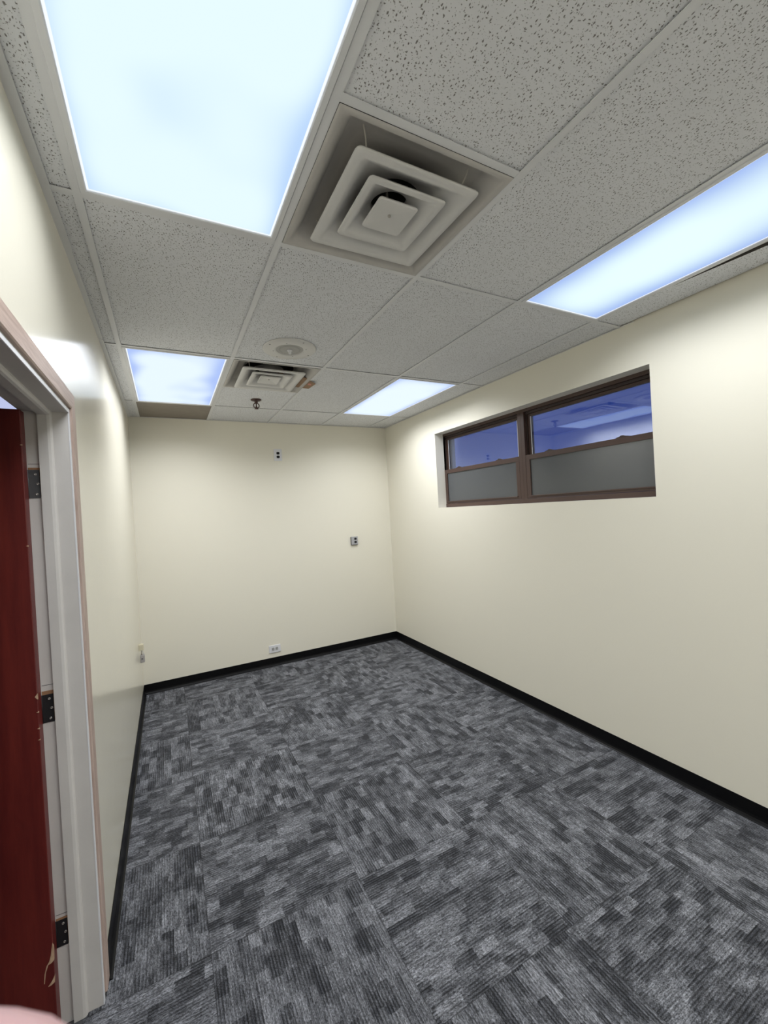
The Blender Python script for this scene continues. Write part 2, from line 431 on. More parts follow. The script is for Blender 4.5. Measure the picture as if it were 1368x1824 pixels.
for a, b in rows:                                   # left and right border strips
    T_(XL + 0.003, a, GX[0], b)
    if abs(a - GY[2]) < 1e-6:                       # slipped border tile leaving a tapering slot
        x0 = GX[4] + g
        tile(GX[4], a, XR, b, pts=[(x0 + 0.100, a + g), (XR - 0.014, a + g), (XR - 0.012, b - g), (x0, b - g), (x0, 1.40), (x0 + 0.014, 1.20)])
    elif a < GY[2]: T_(GX[4] + 0.03, a, XR, b)
    else: T_(GX[4], a, XR, b)
for a, b in ((YN, GY[0]), (GY[1], GY[2]), (GY[3], GY[4])): T_(GX[0], a, GX[1], b)
T_(GX[0], GY[5], GX[1], YB, mat=M_tile_brown, label='brown stained panel')
T_(GX[1], YN, GX[2], -1.53); T_(GX[1], -1.53, GX[2], -0.30); T_(GX[1], -0.30, GX[2], 0.928)
T_(GX[1], GY[3], GX[2], GY[4]); T_(GX[1], 3.396, GX[2], GY[5]); T_(GX[1], GY[5], GX[2], YB)
for a, b in rows: T_(GX[2], a, GX[3], b)
for a, b in ((YN, GY[0]), (GY[1], GY[2]), (GY[3], GY[4]), (GY[5], YB)): T_(GX[3], a, GX[4], b)

def teebar(x0, y0, x1, y1, w=0.024):
    bm = bmesh.new()
    if abs(x1-x0) < abs(y1-y0):
        xm = (x0+x1)/2
        bx(bm, xm-w/2, y0, ZC, xm+w/2, y1, ZC+0.0022); bx(bm, xm-0.0015, y0, ZC+0.0022, xm+0.0015, y1, ZC+0.038)
    else:
        ym = (y0+y1)/2
        bx(bm, x0, ym-w/2, ZC+0.0004, x1, ym+w/2, ZC+0.0022); bx(bm, x0, ym-0.0015, ZC+0.0022, x1, ym+0.0015, ZC+0.038)
    for v in bm.verts: v.co.z -= ZC
    return obj('tee_bar', bm, M_bar, ceiling)
for x in GX: teebar(x, YN, x, YB)
for y in GY:
    for a, b in zip([XL] + GX, GX + [XR]):
        teebar(a + (0.012 if a != XL else 0), y, b - (0.012 if b != XR else 0), y)
for y in (-1.53, -0.30, 0.928, 3.396): teebar(GX[1]+0.012, y, GX[2]-0.012, y)
def angle(b):
    bm = bmesh.new(); bx(bm, *zc(b)); return obj('wall_angle', bm, M_bar, ceiling)
angle((XL, YN, ZC-0.001, XL+0.024, 1.86, ZC+0.0012)); angle((XL, 1.86, ZC+0.0002, XL+0.021, 2.70, ZC+0.0016))
angle((XL, 2.70, ZC-0.0015, XL+0.022, YB, ZC+0.0012))
angle((XL, YB-0.010, ZC+0.0002, XR, YB, ZC+0.0018)); angle((XL, YN, ZC+0.0002, XR, YN+0.022, ZC+0.0018))
angle((XR-0.010, 1.45, ZC+0.0002, XR, YB, ZC+0.0018))
boxobj('plenum_deck', (WX, YN-0.1, 3.1-ZC, XR+0.25, YB+0.1, 3.2-ZC), M_dark, ceiling)

# ------------------------------------------------------------------ ceiling lights
def troffer(cx, cy, label, lens, w=0.552, l=1.168, zc_=ZC, power=1.0):
    r = empty('troffer_light', (cx, cy, zc_), label=label, cat='ceiling light', group='fluorescent troffers in the ceiling grid')
    bm = bmesh.new()
    ow, ol, iw, il = w/2 + 0.0185, l/2 + 0.0148, w/2, l/2
    # picture-frame door: flat face with bevelled inner lip
    loops = [(ow, ol, 0.004), (ow, ol, -0.0015), (ow-0.002, ol-0.002, -0.0035), (iw+0.003, il+0.003, -0.0035), (iw, il, -0.001), (iw, il, 0.006)]
    rings = [[bm.verts.new((sx*a, sy*b, z)) for sx, sy in ((-1,-1),(1,-1),(1,1),(-1,1))] for a, b, z in loops]
    for p, q in zip(rings, rings[1:]):
        for k in range(4): bm.faces.new((p[k], p[(k+1)%4], q[(k+1)%4], q[k]))
    obj('frame', bm, M_bar, r)
    bm = bmesh.new(); bx(bm, -iw+0.0005, -il+0.0005, 0.0015, iw-0.0005, il-0.0005, 0.0045)
    d = obj('diffuser', bm, lens, r)
    bm = bmesh.new()
    bx(bm, -iw-0.01, -il-0.01, 0.10, iw+0.01, il+0.01, 0.104)
    bx(bm, -iw-0.01, -il-0.01, 0.006, -iw-0.008, il+0.01, 0.10); bx(bm, iw+0.008, -il-0.01, 0.006, iw+0.01, il+0.01, 0.10)
    bx(bm, -iw-0.01, -il-0.01, 0.006, iw+0.01, -il-0.008, 0.10); bx(bm, -iw-0.01, il+0.008, 0.006, iw+0.01, il+0.01, 0.10)
    obj('housing', bm, M_bar, r)
    L = bpy.data.lights.new('lamp', 'AREA'); L.shape = 'RECTANGLE'; L.size = w - 0.006; L.size_y = l - 0.006
    L.energy = LAMP_W * power * w * l * math.pi; L.color = LAMP_COL; L.spread = math.radians(LAMP_SPREAD)
    lo = bpy.data.objects.new('lamp', L); COL.objects.link(lo); lo.parent = r; lo.location = (0, 0, -0.0045)
    return r
yA = (1.507 + 0.325)/2
troffer(0.113, 0.9235, 'nearest and largest-looking lit ceiling panel, by the left wall above the doorway',
        lens_mat('lens_near_left', 3.1, 6.0, (0.50, 0.68, 0.95), (0.78, 0.94, 0.99), 1.3), power=0.75)
troffer(0.115, 3.3805, 'small-looking lit ceiling panel at the far left, beside the far air diffuser',
        lens_mat('lens_far_left', 8.4, 4.0, (0.42, 0.55, 0.93), (0.80, 0.92, 1.0), 1.2), l=1.181, power=1.05)
troffer(1.943, 3.3805, 'lit ceiling panel in the far right corner, near the window and back wall',
        lens_mat('lens_far_right', 5.7, 6.0, (0.48, 0.60, 0.92), (0.82, 0.94, 1.0), 0.8), l=1.181, power=1.05)
troffer(1.946, 0.9235, 'long lit ceiling panel beside the right wall, with a bright streak down its middle',
        lens_mat('lens_near_right', 1.3, 1.7, (0.36, 0.50, 0.88), (0.80, 0.98, 1.0), 0.35), power=0.64)
troffer(0.113, -1.54, 'added fill-light panel, unseen behind the camera, by the left wall',
        lens_mat('lens_added_fill_left', 6.1, 4.0, (0.50, 0.68, 0.95), (0.78, 0.94, 0.99), 0.8), power=1.5)  # invented fixture out of view, added to even out the room light
troffer(1.949, -1.54, 'added fill-light panel, unseen behind the camera, by the right wall',
        lens_mat('lens_added_fill_right', 9.3, 4.0, (0.36, 0.50, 0.88), (0.80, 0.98, 1.0), 0.5), power=1.5)  # its added twin, lifts the near right wall and floor

# ------------------------------------------------------------------ square air diffusers
def sq_loop(bm, h, z, r, c=(0, 0), n=4, hy=None):
    """rounded square loop, half size h, corner radius r"""
    hy = hy or h; vs = []
    for q, (sx, sy) in enumerate(((1, 1), (-1, 1), (-1, -1), (1, -1))):
        for k in range(n+1):
            a = math.pi/2*(q + k/n)
            vs.append(bm.verts.new((c[0] + sx*(h-r) + r*math.cos(a), c[1] + sy*(hy-r) + r*math.sin(a), z)))
    return vs
def skin(bm, loops, cap=False):
    for A, B in zip(loops, loops[1:]):
        for k in range(len(A)): bm.faces.new((A[k], A[(k+1) % len(A)], B[(k+1) % len(B)], B[k]))
    if cap: bm.faces.new(loops[-1])
def circ_like(bm, rad, z, c=(0, 0), n=4):
    """circle with the same vertex count as sq_loop"""
    vs = []
    for q in range(4):
        for k in range(n+1):
            a = math.pi/2*(q + (k + 0.5)/(n+1)); vs.append(bm.verts.new((c[0] + rad*math.cos(a), c[1] + rad*math.sin(a), z)))
    return vs
def diffuser(cx, cy, h, hy, label, off, tilt, drop, nr=0.122):
    n = 9
    r = empty('air_diffuser', (cx, cy, ZC), label=label, cat='air vent', group='square ceiling air diffusers')
    bm = bmesh.new()
    L = [sq_loop(bm, h, -0.0005, 0.004, n=n, hy=hy), sq_loop(bm, h-0.012, -0.001, 0.015, n=n, hy=hy-0.012),
         sq_loop(bm, h-0.022, 0.004, 0.02, n=n, hy=hy-0.022),
         sq_loop(bm, h-0.062, 0.052, 0.02, n=n, hy=hy-0.062), sq_loop(bm, h-0.066, 0.055, 0.02, n=n, hy=hy-0.066),
         sq_loop(bm, h-0.10, 0.066, 0.05, n=n, hy=hy-0.10),
         circ_like(bm, nr, 0.074, n=n)]
    skin(bm, L); obj('pan', bm, M_pan, r, smooth=True)
    md = r.children[-1].modifiers.new('s', 'SOLIDIFY'); md.thickness = 0.0012; md.offset = 1
    bm = bmesh.new(); L = [circ_like(bm, nr, 0.074, n=n), circ_like(bm, nr, 0.30, n=n)]; skin(bm, L, cap=True)
    obj('neck_collar', bm, M_duct, r, smooth=True)
    bm = bmesh.new()
    tube(bm, [(-nr, 0, 0.16), (nr, 0, 0.16)], 0.004); tube(bm, [(0, -nr, 0.17), (0, nr, 0.17)], 0.004); tube(bm, [(0, 0, 0.03), (0, 0, 0.165)], 0.004)
    obj('support_bracket', bm, M_steelrod, r)
    core = []
    def ring(a, z, hole, rise, rs):
        bm = bmesh.new(); w = a*0.10 + 0.004
        L = [sq_loop(bm, a-0.004, z+0.010, rs, n=n), sq_loop(bm, a, z+0.004, rs, n=n), sq_loop(bm, a-0.002, z, rs, n=n),
             sq_loop(bm, a-w, z+0.001, rs*0.9, n=n), sq_loop(bm, a-w-0.008, z+0.006, rs, n=n),
             sq_loop(bm, a-(a-hole)*0.62, z+rise*0.62, rs*1.5, n=n), circ_like(bm, hole, z+rise, n=n), circ_like(bm, hole, z+rise+0.03, n=n)]
        skin(bm, L)
        o = obj('cone_ring', bm, M_enamel, r, smooth=True, loc=(off[0], off[1], -drop), rot=tilt)
        md = o.modifiers.new('s', 'SOLIDIFY'); md.thickness = 0.0012; md.offset = 1
    ring(0.219, 0.0, 0.112, 0.052, 0.016)
    ring(0.142, -0.001, 0.066, 0.046, 0.014)
    bm = bmesh.new(); a = 0.0745
    L = [sq_loop(bm, a-0.004, 0.012, 0.01, n=n), sq_loop(bm, a, 0.005, 0.01, n=n), sq_loop(bm, a-0.003, 0.0, 0.01, n=n), sq_loop(bm, a-0.022, 0.0055, 0.006, n=n),
         circ_like(bm, 0.006, 0.0105, n=n)]
    skin(bm, L, cap=True)
    o = obj('centre_plate', bm, M_enamel, r, smooth=True, loc=(off[0], off[1], -drop), rot=tilt)
    md = o.modifiers.new('b', 'EDGE_SPLIT'); md.split_angle = math.radians(25)
    bm = bmesh.new(); lathe(bm, [(0, 0.0045), (0.0045, 0.0052), (0.0055, 0.0075), (0.0055, 0.012)], 16)
    obj('screw', bm, M_screw, o, smooth=True)
    for sx, sy in ((1, 1), (-1, 1), (-1, -1), (1, -1)):
        bm = bmesh.new()
        tube(bm, [(sx*0.165+off[0], sy*0.17+off[1], 0.020-drop), (sx*0.18+off[0]*0.5, sy*0.20+off[1]*0.5, 0.045), (sx*0.185, sy*(hy-0.085), 0.062)], 0.0022, 8)
        obj('hanger_wire', bm, M_steelrod, r)
    return r
diffuser((GX[1]+GX[2])/2, (0.928+1.537)/2, 0.2925, 0.2915,
         'large nearest square air vent with nested rings, beside the big lit panel', (0.015, 0.018), (0, 0, 0), 0.004)
diffuser((GX[1]+GX[2])/2, (2.763+3.396)/2, 0.2925, 0.3045,
         'far square air vent with slipped rings and cardboard poking out beside it', (0.0, 0.035), (math.radians(-1.5), 0, 0), 0.010, nr=0.175)

# cardboard sheet wedged in the far diffuser
pr = empty('cardboard_sheet', (1.062, 3.13, ZC-0.012), label='brown cardboard scrap with a red sticker wedged in the far air vent', cat='cardboard')
bm = bmesh.new()
pts = [(0.0, 0.085), (0.012, -0.055), (-0.075, -0.105), (-0.30, -0.10), (-0.34, 0.0), (-0.30, 0.09), (-0.08, 0.135)]
poly_prism(bm, pts, 0, 0.003)
obj('sheet', bm, M_cardboard, pr, rot=(0, math.radians(14), 0))
bm = bmesh.new(); lathe(bm, [(0, -0.0006), (0.013, -0.0006), (0.013, 0.0002)], 24)
for v in bm.verts: v.co.y *= 1.5
obj('sticker', bm, M_sticker, pr, loc=(-0.022, -0.012, 0.005), rot=(0, math.radians(14), 0))

# ------------------------------------------------------------------ round ceiling speaker
sp_ = empty('ceiling_speaker', (0.722, 2.505, ZC), label='round white ceiling speaker between the two air vents', cat='speaker')
bm = bmesh.new(); lathe(bm, [(0.150, 0.008), (0.161, 0.004), (0.161, -0.001), (0.156, -0.0045), (0.095, -0.0055), (0.084, -0.0045), (0.081, 0.001)], 64)
obj('baffle_ring', bm, M_enamel, sp_, smooth=True)
bm = bmesh.new(); lathe(bm, [(0.081, -0.001), (0.05, -0.0055), (0, -0.0075)], 48)
mt, n, b = setup('perforated_grille')
t = n.nodes.new('ShaderNodeTexCoord'); v = n.nodes.new('ShaderNodeTexVoronoi'); v.inputs['Scale'].default_value = 260; v.inputs['Randomness'].default_value = 0
n.links.new(t.outputs['Object'], v.inputs['Vector'])
r_ = n.nodes.new('ShaderNodeValToRGB'); r_.color_ramp.elements[0].position = 0.25; r_.color_ramp.elements[1].position = 0.35
r_.color_ramp.elements[0].color = (0.16, 0.16, 0.155, 1); r_.color_ramp.elements[1].color = (0.40, 0.395, 0.38, 1)
n.links.new(v.outputs['Distance'], r_.inputs[0]); n.links.new(r_.outputs[0], b.inputs['Base Color'])
obj('grille', bm, mt, sp_, smooth=True)
bm = bmesh.new(); lathe(bm, [(0.016, -0.006), (0.016, -0.010), (0.009, -0.013), (0.009, -0.026), (0.007, -0.028), (0, -0.028)], 24)
obj('knob', bm, M_plastic, sp_, smooth=True)
bm = bmesh.new(); lathe(bm, [(0, -0.0065), (0.0035, -0.006), (0.004, -0.004)], 12); scr = obj('screw', bm, M_hinge, sp_, smooth=True)
for k in range(8):
    o_ = scr if k == 0 else scr.copy()
    if k: COL.objects.link(o_); o_.parent = sp_
    rr = 0.140 if k % 2 == 0 else 0.100
    a = math.pi/4*k + 0.35; o_.location = (rr*math.cos(a), rr*math.sin(a), 0)

# ------------------------------------------------------------------ sprinkler
sk = empty('sprinkler_head', (0.742, 3.704, ZC), label='small bronze fire sprinkler hanging from the ceiling near the back wall', cat='sprinkler')
M_skb = plain('aged_bronze', (0.085, 0.05, 0.045), 0.4, metal=0.6)
bm = bmesh.new(); lathe(bm, [(0.0, -0.010), (0.018, -0.010), (0.030, -0.007), (0.044, -0.002), (0.046, 0.002), (0.044, 0.005)], 36)
obj('escutcheon', bm, M_skb, sk, smooth=True)
bm = bmesh.new(); lathe(bm, [(0.014, -0.004), (0.014, -0.022), (0.011, -0.024), (0.011, -0.030), (0, -0.030)], 24); obj('body', bm, M_skb, sk, smooth=True)
for s_ in (-1, 1):
    bm = bmesh.new(); tube(bm, [(s_*0.010, 0, -0.026), (s_*0.022, 0, -0.036), (s_*0.024, 0, -0.050), (s_*0.017, 0, -0.064), (s_*0.004, 0, -0.072)], 0.0042, 10)
    obj('yoke_arm', bm, M_skb, sk, smooth=True)
bm = bmesh.new(); lathe(bm, [(0, -0.030), (0.005, -0.032), (0.0045, -0.052), (0.010, -0.060), (0.010, -0.072), (0, -0.073)], 16); obj('fusible_link', bm, M_skb, sk, smooth=True)
bm = bmesh.new(); lathe(bm, [(0, -0.076), (0.017, -0.0765), (0.018, -0.0745), (0, -0.073)], 24); obj('deflector', bm, M_skb, sk, smooth=True)

# ------------------------------------------------------------------ window units
def glass_mat(name, tint, extra=0.0):
    mt = bpy.data.materials.new(name); mt.use_nodes = True; n = mt.node_tree; n.nodes.clear()
    out = n.nodes.new('ShaderNodeOutputMaterial'); mx = n.nodes.new('ShaderNodeMixShader')
    tr = n.nodes.new('ShaderNodeBsdfTransparent'); gl = n.nodes.new('ShaderNodeBsdfGlossy'); fr = n.nodes.new('ShaderNodeFresnel')
    tr.inputs[0].default_value = (*tint, 1); gl.inputs['Roughness'].default_value = 0.0; geo = n.nodes.new('ShaderNodeNewGeometry'); n.links.new(MN(n, 'MULTIPLY_ADD', geo.outputs['Backfacing'], 1/1.5 - 1.5, 1.5), fr.inputs[0])
    gl.inputs['Color'].default_value = (0.88, 0.91, 1.0, 1)
    t = n.nodes.new('ShaderNodeTexCoord'); nz = n.nodes.new('ShaderNodeTexNoise'); nz.inputs['Scale'].default_value = 3.0
    n.links.new(t.outputs['Object'], nz.inputs['Vector'])
    bp = n.nodes.new('ShaderNodeBump'); bp.inputs['Distance'].default_value = 0.002; bp.inputs['Strength'].default_value = 0.10
    n.links.new(nz.outputs['Fac'], bp.inputs['Height']); n.links.new(bp.outputs[0], gl.inputs['Normal'])
    n.links.new(MN(n, 'MINIMUM', MN(n, 'ADD', fr.outputs[0], extra), 1.0), mx.inputs[0])
    n.links.new(tr.outputs[0], mx.inputs[1]); n.links.new(gl.outputs[0], mx.inputs[2]); n.links.new(mx.outputs[0], out.inputs[0])
    return mt
M_glass = glass_mat('window_glass', (0.88, 0.91, 0.97), 0.055)
mt, n, b = setup('obscure_glass'); M_obscure = mt
b.inputs['Base Color'].default_value = (0.115, 0.122, 0.128, 1); b.inputs['Roughness'].default_value = 0.12
b.inputs['Transmission Weight'].default_value = 0.25; b.inputs['Specular IOR Level'].default_value = 0.6

XF = XR + 0.1                     # room face of the window frame
ZT, ZB = WZ1, WZ0
def window(name, y0, y1, label=None):
    r = empty(name, (XF, (y0+y1)/2, ZB), kind='structure')
    yc = (y0+y1)/2; hw = (y1-y0)/2; H = ZT - ZB
    def B(nm, x0, ya, za, x1, yb, zb, mat=M_bronze, par=None, bev=0.0015):
        return boxobj(nm, (x0, ya, za, x1, yb, zb), mat, par or r, bevel=bev)
    fw = 0.034
    # frame: sill, head, jambs with a stepped channel
    B('frame_sill', -0.002, -hw, 0, 0.11, hw, 0.037)
    B('frame_head', 0.0, -hw, H-0.026, 0.11, hw, H)
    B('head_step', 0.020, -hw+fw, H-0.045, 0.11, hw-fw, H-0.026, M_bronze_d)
    B('head_bead', 0.034, -hw+fw, H-0.058, 0.046, hw-fw, H-0.045)
    for s_ in (-1, 1):
        ya, yb = sorted((s_*hw, s_*(hw-fw)))
        B('frame_jamb', 0.0, ya, 0.037, 0.11, yb, H-0.026)
        ya, yb = sorted((s_*(hw-fw), s_*(hw-fw-0.010)))
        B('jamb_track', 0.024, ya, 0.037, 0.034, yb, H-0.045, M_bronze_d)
    # lower sash (inner plane)
    zl0, zl1 = 0.037, 0.388
    yi = hw - fw - 0.002
    ls = empty('lower_sash', (0, 0, 0)); ls.parent = r
    def S(nm, x0, ya, za, x1, yb, zb, mat=M_bronze, par=ls, bev=0.0015): return boxobj(nm, (x0, ya, za, x1, yb, zb), mat, par, bevel=bev)
    bm = bmesh.new()
    bx(bm, 0.001, -yi, zl0+0.002, 0.023, yi, zl0+0.026)
    bx(bm, 0.001, -yi, zl1-0.038, 0.023, yi, zl1)
    bx(bm, 0.001, -yi, zl0+0.026, 0.023, -yi+0.038, zl1-0.038); bx(bm, 0.001, yi-0.038, zl0+0.026, 0.023, yi, zl1-0.038)
    COL.objects.unlink(ls); bpy.data.objects.remove(ls)
    ls = obj('lower_sash', bm, M_bronze, r)
    bm = bmesh.new(); bx(bm, 0.010, -yi+0.036, zl0+0.024, 0.014, yi-0.036, zl1-0.036); obj('frosted_pane', bm, M_obscure, ls)
    boxobj('lift_rail', (-0.007, -yi+0.03, zl0+0.018, 0.001, yi-0.03, zl0+0.026), M_bronze, ls, bevel=0.001)
    for yy in (-yi*0.55, yi*0.55):
        bm = bmesh.new()
        poly = [(-0.045, 0), (0.045, 0), (0.036, 0.006), (0.016, 0.009), (0.012, 0.014), (-0.004, 0.014), (-0.012, 0.009), (-0.036, 0.005)]
        a = [bm.verts.new((0.003, yy+p, zl1+q)) for p, q in poly]; c = [bm.verts.new((0.020, yy+p, zl1+q)) for p, q in poly]
        bm.faces.new(a); bm.faces.new(list(reversed(c)))
        for i in range(len(poly)): bm.faces.new((a[i], a[(i+1) % 8], c[(i+1) % 8], c[i]))
        obj('sash_latch', bm, M_bronze_d, ls)
    # upper sash (outer plane)
    zu0, zu1 = 0.365, H-0.050
    bm = bmesh.new()
    bx(bm, 0.036, -yi, zu0, 0.060, yi, zu0+0.026)
    bx(bm, 0.036, -yi, zu1-0.016, 0.060, yi, zu1)
    bx(bm, 0.036, -yi, zu0+0.026, 0.060, -yi+0.034, zu1-0.016); bx(bm, 0.036, yi-0.034, zu0+0.026, 0.060, yi, zu1-0.016)
    us = obj('upper_sash', bm, M_bronze, r)
    for px_ in (0.041, 0.053):
        bm = bmesh.new(); bx(bm, px_, -yi+0.034, zu0+0.026, px_+0.003, yi-0.034, zu1-0.016); obj('clear_pane', bm, M_glass, us)
    bm = bmesh.new()
    k = 0.006
    for ya, yb in ((-yi+0.034, -yi+0.034+k), (yi-0.034-k, yi-0.034)): bx(bm, 0.038, ya, zu0+0.026, 0.0395, yb, zu1-0.016)
    obj('glazing_bead', bm, M_bar, us)
    return r
window('window_1', 2.456, 3.556)
window('window_2', 1.352, 2.456)
# painted drywall returns of the opening
bm = bmesh.new()
bx(bm, XR-0.0005, WY0, WZ1-0.0012, XF+0.002, WY1, WZ1); bx(bm, XR-0.0005, WY1-0.0012, WZ0, XF+0.002, WY1, WZ1)
bx(bm, XR-0.0005, WY0, WZ0, XF+0.002, WY0+0.0012, WZ1); bx(bm, XR-0.0005, WY0, WZ0, XF+0.002, WY1, WZ0+0.0012)
struct('trim_window', bm, M_return)

# outdoors
M_ground = plain('dusk_ground', (0.10, 0.10, 0.09), 0.9, var=0.3, vscale=0.2)
bm = bmesh.new(); bx(bm, XR+0.25, -60, -0.4, 160, 120, -0.3); struct('ground', bm, M_ground)
M_hill = plain('distant_hill', (0.16, 0.17, 0.16), 0.95, var=0.3, vscale=0.1)
bm = bmesh.new()
ys = [ -40 + i*4 for i in range(46)]
fr = []; bk = []; tp = []
for i, y in enumerate(ys):
    h = 7.2 + 1.3*math.sin(i*0.5) + 0.7*math.sin(i*1.3+1) + 0.4*math.sin(i*2.9)
    fr.append(bm.verts.new((70, y, -0.4))); tp.append(bm.verts.new((86, y, h))); bk.append(bm.verts.new((104, y, -0.4)))
for i in range(len(ys)-1):
    bm.faces.new((fr[i], fr[i+1], tp[i+1], tp[i])); bm.faces.new((tp[i], tp[i+1], bk[i+1], bk[i])); bm.faces.new((fr[i], bk[i], bk[i+1], fr[i+1]))
struct('hills', bm, M_hill, smooth=True)

# ------------------------------------------------------------------ door set in the left wall
door = empty('door_1', (XL, YJ, 0), kind='structure')
def D(nm, b, mat, par=None, bevel=0.0, **k):
    b = (b[0]-XL, b[1]-YJ, b[2], b[3]-XL, b[4]-YJ, b[5]); return boxobj(nm, b, mat, par or door, bevel=bevel, **k)
JX0, JX1 = WX - 0.002, XL + 0.001
# jambs: far upright, near upright, head
D('jamb', (JX0, YJ, 0, JX1, YJ+0.02, ZJ+0.02), M_white_trim, bevel=0.0012)
D('jamb', (JX0, YJN-0.02, 0, JX1, YJN, ZJ+0.02), M_white_trim, bevel=0.0012)
D('head_jamb', (JX0, YJN, ZJ, JX1, YJ, ZJ+0.02), M_white_trim, bevel=0.0012)
# thin bright painted arris towards the room
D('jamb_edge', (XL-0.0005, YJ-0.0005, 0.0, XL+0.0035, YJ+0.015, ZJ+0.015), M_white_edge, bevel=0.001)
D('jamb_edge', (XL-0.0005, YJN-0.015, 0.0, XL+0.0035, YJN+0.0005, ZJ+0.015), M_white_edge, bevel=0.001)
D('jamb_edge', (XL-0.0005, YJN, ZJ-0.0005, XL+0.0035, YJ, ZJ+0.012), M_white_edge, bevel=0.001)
# stops with an eased room-side edge
def stop(nm, ax):
    bm = bmesh.new(); x0, x1, t = -0.3595-XL, -0.322-XL, 0.012
    prof = [(x0, 0), (x0, t), (x1-0.012, t), (x1-0.005, t*0.82), (x1-0.001, t*0.45), (x1, 0)]
    A = []; B = []
    for x, d in prof:
        if ax == 'far': A.append(bm.verts.new((x, -d, 0))); B.append(bm.verts.new((x, -d, ZJ)))
        elif ax == 'near': A.append(bm.verts.new((x, YJN-YJ+d, 0))); B.append(bm.verts.new((x, YJN-YJ+d, ZJ)))
        else: A.append(bm.verts.new((x, YJN-YJ+0.004, ZJ-d))); B.append(bm.verts.new((x, -0.004, ZJ-d)))
    for i in range(len(prof)):
        j = (i+1) % len(prof); bm.faces.new((A[i], A[j], B[j], B[i]))
    bm.faces.new(A); bm.faces.new(list(reversed(B)))
    obj(nm, bm, M_white_trim, door)
stop('door_stop', 'far'); stop('door_stop', 'near'); stop('head_stop', 'head')
# oak casing, mitred: profile (distance from opening, projection)
c0, c1, cp = 0.0195, 0.0775, 0.0105
def casing(nm, ax, mat):
    bm = bmesh.new()
    prof = [(c0, 0), (c0, cp*0.75), (c0+0.004, cp), (c1-0.003, cp), (c1, cp*0.7), (c1, 0)]
    A = []; B = []
    for d, p in prof:
        if ax == 'far': A.append(bm.verts.new((p, d, 0.022))); B.append(bm.verts.new((p, d, ZJ+d)))
        elif ax == 'near': A.append(bm.verts.new((p, YJN-YJ-d, 0.022))); B.append(bm.verts.new((p, YJN-YJ-d, ZJ+d)))
        else: A.append(bm.verts.new((p, YJN-YJ-d, ZJ+d))); B.append(bm.verts.new((p, d, ZJ+d)))
    for i in range(len(prof)):
        j = (i+1) % len(prof); bm.faces.new((A[i], A[j], B[j], B[i]))
    bm.faces.new(A); bm.faces.new(list(reversed(B)))
    obj(nm, bm, mat, door)['label'] = 'bare pinkish oak casing'
casing('casing', 'far', M_oak_v); casing('casing', 'near', M_oak_v); casing('head_casing', 'head', M_oak_h)

# leaf, swung open into the corridor
LX1 = -0.3935
leaf = D('door_leaf', (LX1-0.906, 1.6845, 0.012, LX1, 1.7275, 2.015), M_door, bevel=0.002)
leaf['label'] = 'dark red stained wooden door leaf'
bm = bmesh.new()
def tri_prism(bm, pts, y0, y1):
    a = [bm.verts.new((x-XL, y0-YJ, z)) for x, z in pts]; b = [bm.verts.new((x-XL, y1-YJ, z)) for x, z in pts]
    bm.faces.new(a); bm.faces.new(list(reversed(b)))
    for i in range(len(pts)): bm.faces.new((a[i], a[(i+1) % len(pts)], b[(i+1) % len(pts)], b[i]))
tri_prism(bm, [(-0.3945, 0.318), (-0.4000, 0.280), (-0.4050, 0.262), (-0.4120, 0.252), (-0.3990, 0.256), (-0.3925, 0.262), (-0.3920, 0.30)], 1.6835, 1.69)
tri_prism(bm, [(-0.4120, 0.252), (-0.4180, 0.230), (-0.4210, 0.200), (-0.4190, 0.200), (-0.4150, 0.232), (-0.4080, 0.252)], 1.6838, 1.686)
tri_prism(bm, [(-0.3925, 0.215), (-0.4000, 0.200), (-0.4110, 0.186), (-0.4040, 0.186), (-0.3940, 0.192)], 1.6835, 1.688)
obj('split_veneer', bm, M_splinter, leaf)
for (z0, z1) in ((1.095, 1.112), (1.000, 1.004), (1.052, 1.056), (1.58, 1.584), (1.900, 1.904), (0.965, 0.968)):
    bm = bmesh.new()
    tri_prism(bm, [(-0.3940, z0), (-0.3985-(z1-z0)*0.1, (z0+z1)/2), (-0.3940, z1), (-0.3926, z1), (-0.3926, z0)], 1.6838, 1.688)
    obj('paint_chip', bm, M_splinter, leaf)
# hinges: leaf screwed to the rabbet, knuckle at the pin
def hinge(z0, z1, mat, chip):
    h = boxobj('hinge', (-0.3925-XL, -0.0015, z0, -0.3630-XL, 0.001, z1), mat, door, bevel=0.0006)
    bm = bmesh.new(); tube(bm, [(-0.397-XL, 0.001, z0), (-0.397-XL, 0.001, z1)], 0.0055, 12); obj('knuckle', bm, mat, h, smooth=True)
    for (x, q) in ((-0.374, 0.16), (-0.369, 0.50), (-0.373, 0.86)):
        bm = bmesh.new(); lathe(bm, [(0, 0.0012), (0.0016, 0.0012), (0.0017, 0.0018), (0.0036, 0.0018), (0.0040, 0.0)], 14)
        bmesh.ops.rotate(bm, verts=bm.verts, cent=(0, 0, 0), matrix=Matrix.Rotation(math.radians(90), 3, 'X'))
        obj('screw', bm, M_screw, h, smooth=True, loc=(x-XL, -0.0012, z1-(z1-z0)*q))
    bm = bmesh.new(); bx(bm, -0.3925-XL, -0.0008, z1, -0.3600-XL, 0.001, z1+chip); bx(bm, -0.3630-XL, -0.0008, z0+0.004, -0.3600-XL, 0.001, z1)
    obj('mortise', bm, M_mortise, h)
hinge(1.735, 1.828, M_hinge, 0.007); hinge(0.998, 1.090, M_hinge_d, 0.012); hinge(0.258, 0.345, M_hinge_d, 0.007)
D('patch_seam', (-0.392, YJ-0.0003, 1.846, -0.3605, YJ+0.001, 1.8475), M_dark)
D('patch_seam', (-0.392, YJ-0.0003, 1.120, -0.3605, YJ+0.001, 1.1215), M_dark)
